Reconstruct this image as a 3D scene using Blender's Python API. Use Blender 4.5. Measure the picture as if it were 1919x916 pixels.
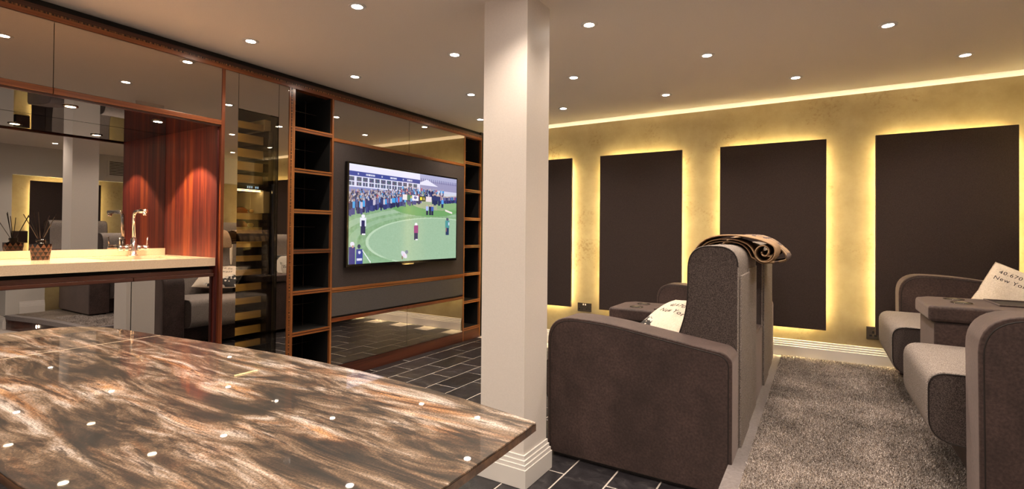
import bpy, bmesh, math, random
import numpy as np
from mathutils import Vector, Matrix
random.seed(7)
rng = np.random.default_rng(11)
PI = math.pi
for o in list(bpy.data.objects):
    bpy.data.objects.remove(o)
SC = bpy.context.scene
COL = SC.collection

# ------------------------------------------------------------------ camera
F_PX, YAW, PITCH, ROLL, CY, CAM_H = 942.806, 0.5489, 0.0111, 0.0094, 424.88, 1.2246
cam_d = bpy.data.cameras.new('camera'); cam = bpy.data.objects.new('camera', cam_d); COL.objects.link(cam)
cyw, syw, cp, sp, cr, sr = math.cos(YAW), math.sin(YAW), math.cos(PITCH), math.sin(PITCH), math.cos(ROLL), math.sin(ROLL)
r0 = Vector((cyw, syw, 0)); f0 = Vector((-syw, cyw, 0)); u0 = Vector((0, 0, 1))
f1 = f0 * cp + u0 * sp; u1 = -f0 * sp + u0 * cp
rr = r0 * cr + u1 * sr; uu = -r0 * sr + u1 * cr
M = Matrix.Identity(4)
for i in range(3):
    M[i][0] = rr[i]; M[i][1] = uu[i]; M[i][2] = -f1[i]
M[2][3] = CAM_H
cam.matrix_world = M
cam_d.sensor_width = 36; cam_d.lens = F_PX * 36 / 1919
cam_d.shift_y = (CY - 458) / 1919
cam_d.clip_start = 0.02
SC.camera = cam

# ------------------------------------------------------------------ world, exposure
w = bpy.data.worlds.new('world'); SC.world = w; w.use_nodes = True
w.node_tree.nodes['Background'].inputs[0].default_value = (1, .85, .7, 1)
w.node_tree.nodes['Background'].inputs[1].default_value = 0.38
SC.view_settings.view_transform = 'Standard'
SC.view_settings.look = 'None'
SC.view_settings.exposure = 1.0
SC.view_settings.gamma = 1
SC.view_settings.use_curve_mapping = False

LAMP_W = 19.0          # watts of a ceiling downlight
LED_COL = (1.0, .79, .36)
LED_S = 140.0            # strip behind the wall panels
COVE_S = 13.0

H = 2.4
XC = -3.40             # face of the fitted cabinets
YB = 5.04              # panelled wall
ZR = .17               # riser height
XR = 1.45              # right wall

# ------------------------------------------------------------------ materials
def new_mat(name):
    m = bpy.data.materials.new(name); m.use_nodes = True
    nt = m.node_tree; b = nt.nodes['Principled BSDF']
    return m, nt, b
def N(nt, t, **kw):
    n = nt.nodes.new(t)
    for k, v in kw.items():
        if k in n.inputs: n.inputs[k].default_value = v
        else: setattr(n, k, v)
    return n
def ramp(nt, stops, interp='LINEAR'):
    r = nt.nodes.new('ShaderNodeValToRGB'); e = r.color_ramp; e.interpolation = interp
    while len(e.elements) < len(stops): e.elements.new(.5)
    for k, (p, c) in enumerate(stops):
        e.elements[k].position = p; e.elements[k].color = (*c, 1) if len(c) == 3 else c
    return r
def coords(nt, scale=(1, 1, 1), rot=(0, 0, 0)):
    tc = nt.nodes.new('ShaderNodeTexCoord'); mp = nt.nodes.new('ShaderNodeMapping')
    mp.inputs['Scale'].default_value = scale; mp.inputs['Rotation'].default_value = rot
    nt.links.new(tc.outputs['Object'], mp.inputs[0]); return mp.outputs[0]
def bump(nt, b, h, strength=.3, dist=.01):
    bp = N(nt, 'ShaderNodeBump', Strength=strength, Distance=dist)
    nt.links.new(h, bp.inputs['Height']); nt.links.new(bp.outputs[0], b.inputs['Normal'])
def plain(name, col, rough=.6, metal=0., spec=.5, coat=0.):
    m, nt, b = new_mat(name)
    b.inputs['Base Color'].default_value = (*col, 1); b.inputs['Roughness'].default_value = rough
    b.inputs['Metallic'].default_value = metal; b.inputs['Specular IOR Level'].default_value = spec
    b.inputs['Coat Weight'].default_value = coat
    return m
def speckle(name, stops, scale=300, rough=.9, bstr=.4, bdist=.002, big=None, spec=.3):
    """cloth or carpet: fine noise colour, optional large soft mottling"""
    m, nt, b = new_mat(name); v = coords(nt)
    n = N(nt, 'ShaderNodeTexNoise', Scale=scale, Detail=2.0, Roughness=.6); nt.links.new(v, n.inputs['Vector'])
    r = ramp(nt, stops); nt.links.new(n.outputs[0], r.inputs[0]); out = r.outputs[0]
    if big:
        n2 = N(nt, 'ShaderNodeTexNoise', Scale=big[0], Detail=4.0, Roughness=.6); nt.links.new(v, n2.inputs['Vector'])
        r2 = ramp(nt, [(.3, (big[1],) * 3), (.72, (big[2],) * 3)]); nt.links.new(n2.outputs[0], r2.inputs[0])
        mx = N(nt, 'ShaderNodeMix', data_type='RGBA', blend_type='MULTIPLY'); mx.inputs[0].default_value = 1
        nt.links.new(out, mx.inputs[6]); nt.links.new(r2.outputs[0], mx.inputs[7]); out = mx.outputs[2]
    nt.links.new(out, b.inputs['Base Color']); b.inputs['Roughness'].default_value = rough
    b.inputs['Specular IOR Level'].default_value = spec
    bump(nt, b, n.outputs[0], bstr, bdist)
    return m
def wood(name, axis, stops, rough=.28, fine=70, coat=.3):
    """grain runs along axis (0 x, 1 y, 2 z)"""
    m, nt, b = new_mat(name); s = [fine] * 3; s[axis] = 1.4
    v = coords(nt, tuple(s))
    n = N(nt, 'ShaderNodeTexNoise', Scale=1.0, Detail=5.0, Roughness=.65, Distortion=.3); nt.links.new(v, n.inputs['Vector'])
    s2 = [9] * 3; s2[axis] = .5; v2 = coords(nt, tuple(s2))
    n2 = N(nt, 'ShaderNodeTexNoise', Scale=1.0, Detail=2.0); nt.links.new(v2, n2.inputs['Vector'])
    ad = N(nt, 'ShaderNodeMath', operation='MULTIPLY_ADD'); ad.inputs[1].default_value = .55
    nt.links.new(n2.outputs[0], ad.inputs[0])
    sc = N(nt, 'ShaderNodeMath', operation='MULTIPLY'); sc.inputs[1].default_value = .5; nt.links.new(n.outputs[0], sc.inputs[0])
    nt.links.new(sc.outputs[0], ad.inputs[2])
    r = ramp(nt, stops); nt.links.new(ad.outputs[0], r.inputs[0]); nt.links.new(r.outputs[0], b.inputs['Base Color'])
    b.inputs['Roughness'].default_value = rough; b.inputs['Coat Weight'].default_value = coat; b.inputs['Coat Roughness'].default_value = .15
    return m
def emit(name, col, s):
    m, nt, b = new_mat(name); nt.nodes.remove(b); e = N(nt, 'ShaderNodeEmission'); e.inputs[0].default_value = (*col, 1); e.inputs[1].default_value = s
    nt.links.new(e.outputs[0], nt.nodes['Material Output'].inputs[0]); return m
def vcol(name, emission=0, rough=.85):
    m, nt, b = new_mat(name); a = N(nt, 'ShaderNodeVertexColor', layer_name='Col')
    if emission:
        b.inputs['Base Color'].default_value = (.01, .01, .012, 1); b.inputs['Roughness'].default_value = .12
        nt.links.new(a.outputs[0], b.inputs['Emission Color']); b.inputs['Emission Strength'].default_value = emission
    else:
        nt.links.new(a.outputs[0], b.inputs['Base Color']); b.inputs['Roughness'].default_value = rough
        n = N(nt, 'ShaderNodeTexNoise', Scale=900.0); nt.links.new(coords(nt), n.inputs['Vector']); bump(nt, b, n.outputs[0], .3, .001)
    return m

WST = [(.34, (.030, .006, .003)), (.45, (.11, .024, .008)), (.55, (.21, .055, .015)), (.66, (.31, .10, .03))]
WDK = [(.36, (.012, .003, .002)), (.5, (.045, .011, .007)), (.64, (.10, .028, .014))]
WGD = [(.36, (.07, .017, .005)), (.5, (.22, .07, .018)), (.66, (.38, .15, .045))]
M_wz = wood('rosewood vertical', 2, WST); M_wy = wood('rosewood along', 1, WST)
M_wdy = wood('dark rosewood along', 1, WDK); M_wdx = wood('dark rosewood across', 0, WDK)
M_wgz = wood('golden rosewood vertical', 2, WGD); M_wgy = wood('golden rosewood along', 1, WGD)
M_panelwood = wood('niche panel wood', 2, [(.34, (.018, .0015, .0025)), (.45, (.060, .006, .006)), (.56, (.125, .018, .008)), (.68, (.26, .055, .012))], rough=.5, fine=45, coat=0)

def inlay(name, axis):
    m, nt, b = new_mat(name); s = [0, 0, 0]; s[axis] = 1; v = coords(nt, tuple(s))
    n = N(nt, 'ShaderNodeTexNoise', Scale=85.0, Detail=2.0); nt.links.new(v, n.inputs['Vector'])
    r = ramp(nt, [(.44, (.02, .006, .003)), (.52, (.16, .055, .017)), (.62, (.32, .14, .05))]); nt.links.new(n.outputs[0], r.inputs[0])
    nt.links.new(r.outputs[0], b.inputs['Base Color']); b.inputs['Roughness'].default_value = .35
    return m
M_inlay_y = inlay('inlay along', 1); M_inlay_z = inlay('inlay vertical', 2)

def mirror(name, tint, rough=.004):
    m, nt, b = new_mat(name); b.inputs['Base Color'].default_value = (*tint, 1); b.inputs['Metallic'].default_value = 1; b.inputs['Roughness'].default_value = rough
    return m
M_mirror = mirror('smoked mirror', (.50, .46, .42))
M_mirror2 = mirror('clear grey mirror', (.45, .44, .435))
M_mirror3 = mirror('dark niche ceiling mirror', (.33, .31, .30))
M_black = plain('black gap', (.004, .003, .003), .7)
M_blackgloss = plain('black gloss', (.006, .005, .005), .12)
M_darkbrown = plain('dark brown', (.03, .013, .008), .4)
M_chrome = plain('chrome', (.8, .78, .76), .08, 1)
M_steel = plain('brushed bronze steel', (.30, .26, .21), .25, 1)
M_white = plain('white gloss trim paint', (.80, .76, .74), .35)
M_seam = plain('table seam', (.75, .6, .42), .4)
M_sock = plain('socket hole black', (.01, .008, .008), .5)

# painted walls and ceiling with faint roller texture
def paint(name, col, rough=.75):
    m, nt, b = new_mat(name); n = N(nt, 'ShaderNodeTexNoise', Scale=160.0, Detail=3.0); nt.links.new(coords(nt), n.inputs['Vector'])
    r = ramp(nt, [(.3, tuple(c * .95 for c in col)), (.7, col)]); nt.links.new(n.outputs[0], r.inputs[0]); nt.links.new(r.outputs[0], b.inputs['Base Color'])
    b.inputs['Roughness'].default_value = rough; b.inputs['Specular IOR Level'].default_value = .3; bump(nt, b, n.outputs[0], .12, .002); return m
M_ceil = paint('ceiling paint', (.86, .79, .74), .85)
M_colp = paint('column paint', (.80, .735, .70), .5)
M_wallp = paint('white wall paint', (.66, .62, .59), .7)
# gold wallpaper with flecks and cloudy wear
m, nt, b = new_mat('gold wallpaper'); v = coords(nt)
n = N(nt, 'ShaderNodeTexNoise', Scale=3.0, Detail=8.0, Roughness=.7); nt.links.new(v, n.inputs['Vector'])
r = ramp(nt, [(.3, (.33, .25, .13)), (.7, (.46, .37, .22))]); nt.links.new(n.outputs[0], r.inputs[0])
n2 = N(nt, 'ShaderNodeTexNoise', Scale=38.0, Detail=6.0, Roughness=.75); nt.links.new(v, n2.inputs['Vector'])
n3 = N(nt, 'ShaderNodeTexNoise', Scale=2.2, Detail=3.0); nt.links.new(v, n3.inputs['Vector'])
mu = N(nt, 'ShaderNodeMath', operation='MULTIPLY'); nt.links.new(n2.outputs[0], mu.inputs[0]); nt.links.new(n3.outputs[0], mu.inputs[1])
r2 = ramp(nt, [(.31, (1, 1, 1)), (.40, (.70, .6, .5))]); nt.links.new(mu.outputs[0], r2.inputs[0])
mx = N(nt, 'ShaderNodeMix', data_type='RGBA', blend_type='MULTIPLY'); mx.inputs[0].default_value = .8
nt.links.new(r.outputs[0], mx.inputs[6]); nt.links.new(r2.outputs[0], mx.inputs[7]); nt.links.new(mx.outputs[2], b.inputs['Base Color'])
b.inputs['Roughness'].default_value = .55; b.inputs['Metallic'].default_value = .15; bump(nt, b, n2.outputs[0], .1, .002)
M_gold = m

M_panel = speckle('charcoal acoustic cloth', [(.3, (.028, .019, .017)), (.7, (.072, .050, .047))], 420, .95, .3, .001)
M_tvcloth = speckle('charcoal television wall cloth', [(.3, (.030, .024, .024)), (.7, (.070, .056, .056))], 420, .9, .3, .001)
M_drawer = speckle('grey drawer front cloth', [(.3, (.050, .045, .046)), (.7, (.10, .09, .09))], 420, .75, .3, .001)
M_suede = speckle('brown suede', [(.25, (.028, .0155, .0145)), (.75, (.076, .046, .043))], 90, .62, .25, .002, big=(7, .62, 1.25), spec=.35)
M_suede.node_tree.nodes['Principled BSDF'].inputs['Sheen Weight'].default_value = .35; M_suede.node_tree.nodes['Principled BSDF'].inputs['Sheen Tint'].default_value = (.75, .62, .6, 1)
M_pipe = plain('dark piping', (.014, .009, .009), .6)
M_tweed = speckle('pale tweed', [(.34, (.09, .072, .066)), (.5, (.25, .21, .195)), (.66, (.44, .38, .355))], 330, .95, .5, .0015)
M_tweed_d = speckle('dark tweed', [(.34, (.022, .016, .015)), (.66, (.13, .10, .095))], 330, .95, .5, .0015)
M_carpet = speckle('carpet base', [(.35, (.10, .075, .062)), (.65, (.42, .35, .30))], 160, .98, .9, .01, big=(3.2, .6, 1.3))
M_nosing = speckle('grey nosing', [(.3, (.20, .175, .18)), (.7, (.27, .24, .245))], 60, .5, .1, .001)
M_grout = plain('pale grout', (.62, .56, .53), .85)
M_counter = speckle('cream stone worktop', [(.3, (.64, .47, .32)), (.7, (.78, .61, .45))], 240, .12, .02, .0005, spec=.5)
M_throw = speckle('tan woollen throw', [(.3, (.26, .15, .085)), (.7, (.50, .34, .21))], 260, .95, .6, .002, big=(9, .8, 1.15))
M_linen = speckle('natural linen', [(.3, (.48, .39, .31)), (.7, (.68, .58, .48))], 260, .95, .4, .001)
M_ink = plain('black print ink', (.03, .025, .028), .8)

# slate tiles: one material, tone changes with each object
m, nt, b = new_mat('slate'); v = coords(nt)
oi = N(nt, 'ShaderNodeObjectInfo')
n = N(nt, 'ShaderNodeTexNoise', Scale=11.0, Detail=7.0, Roughness=.7, Distortion=.6)
vm = N(nt, 'ShaderNodeVectorMath', operation='ADD'); nt.links.new(v, vm.inputs[0]); nt.links.new(oi.outputs['Location'], vm.inputs[1]); nt.links.new(vm.outputs[0], n.inputs['Vector'])
r = ramp(nt, [(.28, (.008, .0075, .010)), (.55, (.026, .0235, .028)), (.75, (.085, .078, .080))]); nt.links.new(n.outputs[0], r.inputs[0])
hs = N(nt, 'ShaderNodeHueSaturation'); mr = N(nt, 'ShaderNodeMapRange'); mr.inputs[3].default_value = .65; mr.inputs[4].default_value = 1.6
nt.links.new(oi.outputs['Random'], mr.inputs[0]); nt.links.new(mr.outputs[0], hs.inputs['Value']); nt.links.new(r.outputs[0], hs.inputs['Color'])
nt.links.new(hs.outputs[0], b.inputs['Base Color']); b.inputs['Roughness'].default_value = .34; bump(nt, b, n.outputs[0], .45, .01)
M_slate = m

# polished resin / marble table top, streaks along the table
m, nt, b = new_mat('streaked resin marble')
def streak(scale, nscale, det, dist, rot=0.10):
    v = coords(nt, scale, (0, 0, rot))
    n = N(nt, 'ShaderNodeTexNoise', Scale=nscale, Detail=det, Roughness=.66, Distortion=dist); nt.links.new(v, n.inputs['Vector']); return n
na = streak((2.4, 12, 1), 1.25, 14.0, .8)
nb_ = streak((2.4, 14, 1), 1.2, 9.0, .5, .16)
nc = streak((4, 30, 1), 2.2, 9.0, .4, .05)
nf = N(nt, 'ShaderNodeTexNoise', Scale=260.0, Detail=4.0, Roughness=.8); nt.links.new(coords(nt), nf.inputs['Vector'])
ra = ramp(nt, [(.36, (.004, .0025, .002)), (.435, (.034, .018, .010)), (.49, (.115, .07, .040)), (.54, (.235, .17, .125)), (.64, (.52, .46, .43))])
nt.links.new(na.outputs[0], ra.inputs[0])
rb = ramp(nt, [(.51, (0, 0, 0)), (.66, (1, 1, 1))]); nt.links.new(nb_.outputs[0], rb.inputs[0])
mx = N(nt, 'ShaderNodeMix', data_type='RGBA'); nt.links.new(rb.outputs[0], mx.inputs[0]); nt.links.new(ra.outputs[0], mx.inputs[6])
mul = N(nt, 'ShaderNodeMix', data_type='RGBA', blend_type='MULTIPLY'); mul.inputs[0].default_value = 1; nt.links.new(ra.outputs[0], mul.inputs[6]); mul.inputs[7].default_value = (1.0, .60, .28, 1)
nt.links.new(mul.outputs[2], mx.inputs[7])
rc = ramp(nt, [(.38, (.22, .19, .18)), (.47, (1, 1, 1)), (.60, (1.0, 1.0, 1.0)), (.70, (1.6, 1.55, 1.5))]); nt.links.new(nc.outputs[0], rc.inputs[0])
m2 = N(nt, 'ShaderNodeMix', data_type='RGBA', blend_type='MULTIPLY'); m2.inputs[0].default_value = 1; nt.links.new(mx.outputs[2], m2.inputs[6]); nt.links.new(rc.outputs[0], m2.inputs[7])
rf = ramp(nt, [(.38, (.30, .29, .28)), (.62, (1.75, 1.75, 1.75))]); nt.links.new(nf.outputs[0], rf.inputs[0])
m3 = N(nt, 'ShaderNodeMix', data_type='RGBA', blend_type='MULTIPLY'); m3.inputs[0].default_value = .9; nt.links.new(m2.outputs[2], m3.inputs[6]); nt.links.new(rf.outputs[0], m3.inputs[7])
nt.links.new(m3.outputs[2], b.inputs['Base Color']); b.inputs['Roughness'].default_value = .5
b.inputs['Coat Weight'].default_value = .8; b.inputs['Coat Roughness'].default_value = .02; b.inputs['Coat IOR'].default_value = 1.5
M_table = m
M_tedge = wood('table edge', 0, [(.36, (.02, .008, .004)), (.5, (.09, .04, .02)), (.64, (.2, .1, .05))], rough=.3)

def glass(name, tint, refl_ior=1.5):
    m, nt, b = new_mat(name); nt.nodes.remove(b)
    t = N(nt, 'ShaderNodeBsdfTransparent'); t.inputs[0].default_value = (*tint, 1)
    g = N(nt, 'ShaderNodeBsdfGlossy'); g.inputs['Roughness'].default_value = .005
    f = N(nt, 'ShaderNodeFresnel', IOR=refl_ior); mxs = N(nt, 'ShaderNodeMixShader')
    nt.links.new(f.outputs[0], mxs.inputs[0]); nt.links.new(t.outputs[0], mxs.inputs[1]); nt.links.new(g.outputs[0], mxs.inputs[2])
    nt.links.new(mxs.outputs[0], nt.nodes['Material Output'].inputs[0]); return m
M_glass = glass('wine fridge glass', (.86, .80, .68), 1.6)
M_bottle = plain('brown glass bottle', (.35, .10, .02), .08, 0, .8, .5)
M_rack = wood('wine shelf front', 1, [(.3, (.28, .19, .09)), (.7, (.46, .34, .17))], rough=.5, coat=0)
M_fridgewall = plain('wine fridge lining', (.70, .62, .48), .6)
M_downlight = emit('downlight lens', (1, .88, .74), 55)
M_nichelight = emit('niche light lens', (1, .76, .48), 40)
M_led = emit('warm led strip', LED_COL, LED_S)
M_cove = emit('cove led strip', (1, .80, .48), COVE_S)
M_fridgeled = emit('fridge led strip', (1, .78, .42), 12)
M_shelffill = emit('added shelf fill glow', (1, .70, .30), 6)  # fill glow for the shelf fronts, not a known fridge lamp
M_steplight = emit('step light lens', (1, .8, .55), 30)
M_led_blue = emit('fridge display digits', (.35, .6, 1), .8)

# ------------------------------------------------------------------ mesh helpers
class MB:
    def __init__(s): s.v = []; s.f = []; s.m = []; s.mi = 0
    def add(s, v, f):
        k = len(s.v); s.v += [tuple(p) for p in v]; s.f += [tuple(i + k for i in q) for q in f]; s.m += [s.mi] * len(f); return s
    def box(s, x0, x1, y0, y1, z0, z1):
        v = [(x, y, z) for x in (x0, x1) for y in (y0, y1) for z in (z0, z1)]
        return s.add(v, [(0, 1, 3, 2), (4, 6, 7, 5), (0, 4, 5, 1), (2, 3, 7, 6), (0, 2, 6, 4), (1, 5, 7, 3)])
    def prism(s, pts, axis, a, b):
        """pts: polygon in the two other axes (cyclic order), extruded a..b along axis"""
        n = len(pts); v = []
        for c in (a, b):
            for p in pts:
                q = list(p); q.insert(axis, c); v.append(q)
        s.add(v, [tuple(range(n - 1, -1, -1)), tuple(range(n, 2 * n))] + [(i, (i + 1) % n, n + (i + 1) % n, n + i) for i in range(n)])
        return s
    def tube(s, path, r, seg=8, cap=True):
        P = [Vector(p) for p in path]; n = len(P); rs = r if hasattr(r, '__len__') else [r] * n
        v = []; T0 = None; up = None
        for i in range(n):
            t = (P[min(i + 1, n - 1)] - P[max(i - 1, 0)]).normalized()
            if up is None:
                up = Vector((0, 0, 1)) if abs(t.z) < .9 else Vector((1, 0, 0))
            a = t.cross(up).normalized(); bb = a.cross(t).normalized(); up = bb
            for k in range(seg):
                c = P[i] + rs[i] * (math.cos(2 * PI * k / seg) * a + math.sin(2 * PI * k / seg) * bb); v.append(c)
        f = []
        for i in range(n - 1):
            for k in range(seg):
                f.append((i * seg + k, i * seg + (k + 1) % seg, (i + 1) * seg + (k + 1) % seg, (i + 1) * seg + k))
        if cap: f += [tuple(range(seg - 1, -1, -1)), tuple(range((n - 1) * seg, n * seg))]
        return s.add(v, f)
    def lathe(s, prof, c, seg=24, axis=2, closed=True):
        v = []; f = []
        for (r, z) in prof:
            for k in range(seg):
                a = 2 * PI * k / seg; p = [r * math.cos(a), r * math.sin(a)]; p.insert(axis, z); v.append(Vector(p) + Vector(c))
        for i in range(len(prof) - 1):
            for k in range(seg):
                f.append((i * seg + k, i * seg + (k + 1) % seg, (i + 1) * seg + (k + 1) % seg, (i + 1) * seg + k))
        if closed: f += [tuple(range(seg - 1, -1, -1)), tuple(range((len(prof) - 1) * seg, len(prof) * seg))]
        return s.add(v, f)

def wloc(o):
    l = Vector((0, 0, 0))
    while o: l = l + o.location; o = o.parent
    return l
def put(name, mb, mat, parent=None, bevel=0, smooth=False, seg=2, origin=None):
    mats = mat if isinstance(mat, (list, tuple)) else [mat]
    V = np.array(mb.v, float)
    if parent is not None: org = np.array(wloc(parent))
    elif origin is not None: org = np.array(origin, float)
    else:
        lo, hi = V.min(0), V.max(0); org = np.array([(lo[0] + hi[0]) / 2, (lo[1] + hi[1]) / 2, lo[2]])
    me = bpy.data.meshes.new(name); me.from_pydata([tuple(p) for p in (V - org)], [], mb.f)
    bm = bmesh.new(); bm.from_mesh(me)
    for f_, mi in zip(bm.faces, mb.m): f_.material_index = mi
    bmesh.ops.recalc_face_normals(bm, faces=bm.faces)
    if smooth:
        for f_ in bm.faces: f_.smooth = True
    bm.to_mesh(me); bm.free()
    for q in mats: me.materials.append(q)
    o = bpy.data.objects.new(name, me); COL.objects.link(o)
    if parent is not None: o.parent = parent
    else: o.location = org
    if bevel:
        md = o.modifiers.new('Bevel', 'BEVEL'); md.width = bevel; md.segments = seg; md.limit_method = 'ANGLE'; md.angle_limit = math.radians(35)
        if smooth or seg > 2:
            md.harden_normals = False
            for p in me.polygons: p.use_smooth = True
            md.harden_normals = True
    return o
def tag(o, label, cat, group=None):
    o['label'] = label; o['category'] = cat
    if group: o['group'] = group
    return o
def thing(name, label, cat, loc, group=None):
    o = bpy.data.objects.new(name, None); COL.objects.link(o); o.location = loc; o.empty_display_size = .1
    return tag(o, label, cat, group)
def struct(o): o['kind'] = 'structure'; return o
def sbox(name, mat, *b, parent=None, bevel=0, seg=2):
    o = put(name, MB().box(*b), mat, parent, bevel, seg=seg)
    if parent is None: struct(o)
    return o
def pbox(name, mat, parent, *b, bevel=0, seg=2):
    return put(name, MB().box(*b), mat, parent, bevel, seg=seg)
def copy_tree(o, parent=None):
    c = o.copy(); COL.objects.link(c)
    if parent is not None: c.parent = parent
    for ch in list(o.children): copy_tree(ch, c)
    return c

# ------------------------------------------------------------------ room shell
# floor: grout bed, slate tiles laid in running bond
fl = sbox('floor', M_grout, -4.3, 3.2, -2.6, 5.3, -.06, -.003)
TX, TY = .2195, .41
tile_meshes = []
for k in range(4):
    b_ = MB(); hx, hy, e = TX / 2 - .0045, TY / 2 - .0045, .0015
    jit = [random.uniform(-.0012, .0012) for _ in range(4)]
    lo = [(-hx, -hy), (hx, -hy), (hx, hy), (-hx, hy)]
    v = [(x, y, -.02) for x, y in lo] + [(x, y, -.0015) for x, y in lo] + [(x * (1 - e / hx), y * (1 - e / hy), jit[i]) for i, (x, y) in enumerate(lo)]
    f = [(0, 3, 2, 1), (8, 9, 10, 11)] + [(i, (i + 1) % 4, 4 + (i + 1) % 4, 4 + i) for i in range(4)] + [(4 + i, 4 + (i + 1) % 4, 8 + (i + 1) % 4, 8 + i) for i in range(4)]
    me = bpy.data.meshes.new('tile'); me.from_pydata(v, [], f); me.materials.append(M_slate); tile_meshes.append(me)
far = MB(); fo = wloc(fl)
for k in range(-1, 29):
    x = -3.30 + TX * (k + .5); ph = 3.16 if k % 2 else 3.365
    for j in range(-15, 6):
        y = ph + TY * (j + .5)
        if y > 5.0 or y < -2.4 or x > 3.0: continue
        if x > -.42 and y > 1.75: continue
        if y > 1.15 and x < -.3:
            o = bpy.data.objects.new('tile', tile_meshes[(k * 7 + j * 3) % 4]); COL.objects.link(o)
            o.parent = fl; o.location = Vector((x, y, 0)) - fo
        else:
            far.box(x - TX / 2 + .0035, x + TX / 2 - .0035, y - TY / 2 + .0035, y + TY / 2 - .0035, -.02, random.uniform(-.001, .001))
o = put('tile_field', far, M_slate, fl); o['kind'] = 'stuff'

# ceiling, with the light slot before the panelled wall
sbox('ceiling', M_ceil, -4.3, 3.2, -2.6, 4.86, H, H + .03)
sbox('trim_1', M_wallp, -4.3, 3.2, 4.80, 5.2, H + .11, H + .14)        # roof of the slot
sbox('trim_2', M_wallp, -4.3, 3.2, YB + .085, YB + .15, H + .001, H + .11)    # upstand inside the slot
t = thing('cove_light_strip', 'warm light strip hidden in the ceiling slot along the panelled wall', 'light strip', (-1, YB + .05, H))
pbox('led_tape', M_cove, t, -3.35, 1.4, YB + .045, YB + .053, H + .004, H + .006)
pbox('channel', M_white, t, -3.4, 1.42, YB + .035, YB + .063, H + .0005, H + .0038)
sbox('wall_back', M_gold, -4.3, 3.2, YB, YB + .12, -.05, H)
# left wall behind the cabinets
sbox('wall_left', M_wallp, -4.42, -4.30, -2.6, 5.2, -.05, H + .14)
sbox('wall_side', M_wallp, 3.2, 3.32, -2.6, 5.2, -.05, H + .14)
# right wall: white, with a gold papered recess
wr = MB().box(XR, XR + .3, 2.0, 2.36, -.05, H).box(XR, XR + .3, 2.36, 5.04, 1.98, H).box(XR + .10, XR + .3, 2.36, 5.04, -.05, 1.98)
struct(put('wall_right', wr, M_wallp))
sbox('wall_right_paper', M_gold, XR + .09, XR + .0999, 2.362, 5.038, .17, 1.978)
sbox('wall_corner', M_wallp, XR + .3, 3.2, 2.0, 2.12, -.05, H)

def skirt(name, runs, z=0., h=.145):
    """skirting board of stepped mouldings; runs = list of (x0,x1,y0,y1,nx,ny): wall face line and outward normal"""
    mb = MB()
    prof = [(0, h * .62, .022), (h * .62, h * .74, .018), (h * .74, h * .86, .013), (h * .86, h, .008)]
    for (x0, x1, y0, y1, nx, ny) in runs:
        for (a, b2, d) in prof:
            if nx: xs = sorted((x0, x0 + nx * d)); mb.box(xs[0], xs[1], y0 - (d if ny == 2 else 0), y1 + (d if ny == 2 else 0), z + a, z + b2)
            else:
                ys = sorted((y0, y0 + ny * d)); mb.box(x0, x1, ys[0], ys[1], z + a, z + b2)
    return struct(put(name, mb, M_white, bevel=.0015))
skirt('baseboard_back', [(-.36, XR, YB, YB, 0, -1)], ZR)
skirt('baseboard_back_low', [(-3.0, -.36, YB, YB, 0, -1)], 0)
skirt('baseboard_right', [(XR, XR, 2.0, 2.12, -1, 0)], 0)
skirt('baseboard_right_high', [(XR, XR, 2.12, 2.36, -1, 0)], ZR)
skirt('baseboard_corner', [(XR, 3.2, 2.0, 2.0, 0, -1)], 0)

# column
cx0, cx1, cy0, cy1 = -1.468, -1.214, 2.112, 2.345
col = sbox('column', M_colp, cx0, cx1, cy0, cy1, 0, H)
mb = MB(); h = .152
for (a, b2, d) in [(0, h * .60, .024), (h * .60, h * .73, .019), (h * .73, h * .86, .013), (h * .86, h, .007)]:
    v = []; 
    for z in (a, b2):
        v += [(cx0 - d, cy0 - d, z), (cx1 + d, cy0 - d, z), (cx1 + d, cy1 + d, z), (cx0 - d, cy1 + d, z)]
    mb.add(v, [(3, 2, 1, 0), (4, 5, 6, 7)] + [(i, (i + 1) % 4, 4 + (i + 1) % 4, 4 + i) for i in range(4)])
put('skirting', mb, M_white, col, bevel=.0015)

# riser (raised cinema floor), carpet, nosing
front = [(-.349, 2.20), (.0, 2.19), (.45, 2.16), (.9, 2.10), (1.3, 2.02), (1.449, 2.0)]
rp = [(-.349, 5.039)] + front + [(1.5, 2.0), (1.5, 5.039)]
struct(put('riser', MB().prism([p for p in rp], 2, -.02, ZR - .012), M_wdx))
# nosing strip: left run and curved front run
ns = MB()
inner = [(-.285, 5.039), (-.285, 2.27)] + [(x + (.02 if x < 0 else 0), y + .07) for x, y in front[1:-1]] + [(1.449, 2.09)]
outer = [(-.356, 5.039), (-.356, 2.19)] + [(x, y - .008) for x, y in front[1:-1]] + [(1.449, 2.0)]
for i in range(len(outer) - 1):
    q = [outer[i], outer[i + 1], inner[i + 1], inner[i]]
    v = [(x, y, z) for z in (ZR - .05, ZR) for x, y in q]
    ns.add(v, [(3, 2, 1, 0), (4, 5, 6, 7)] + [(k, (k + 1) % 4, 4 + (k + 1) % 4, 4 + k) for k in range(4)])
struct(put('trim_3', ns, M_nosing))
cpoly = [(-.286, 5.015)] + [(x + .001, y + .001) for x, y in inner[1:]] + [(1.5, 2.1), (1.5, 5.015)]
carpet = put('carpet', MB().prism(cpoly, 2, ZR - .012, ZR + .002), M_carpet)
tag(carpet, 'mottled brown-grey deep pile carpet on the raised floor between the sofas', 'carpet')
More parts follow.
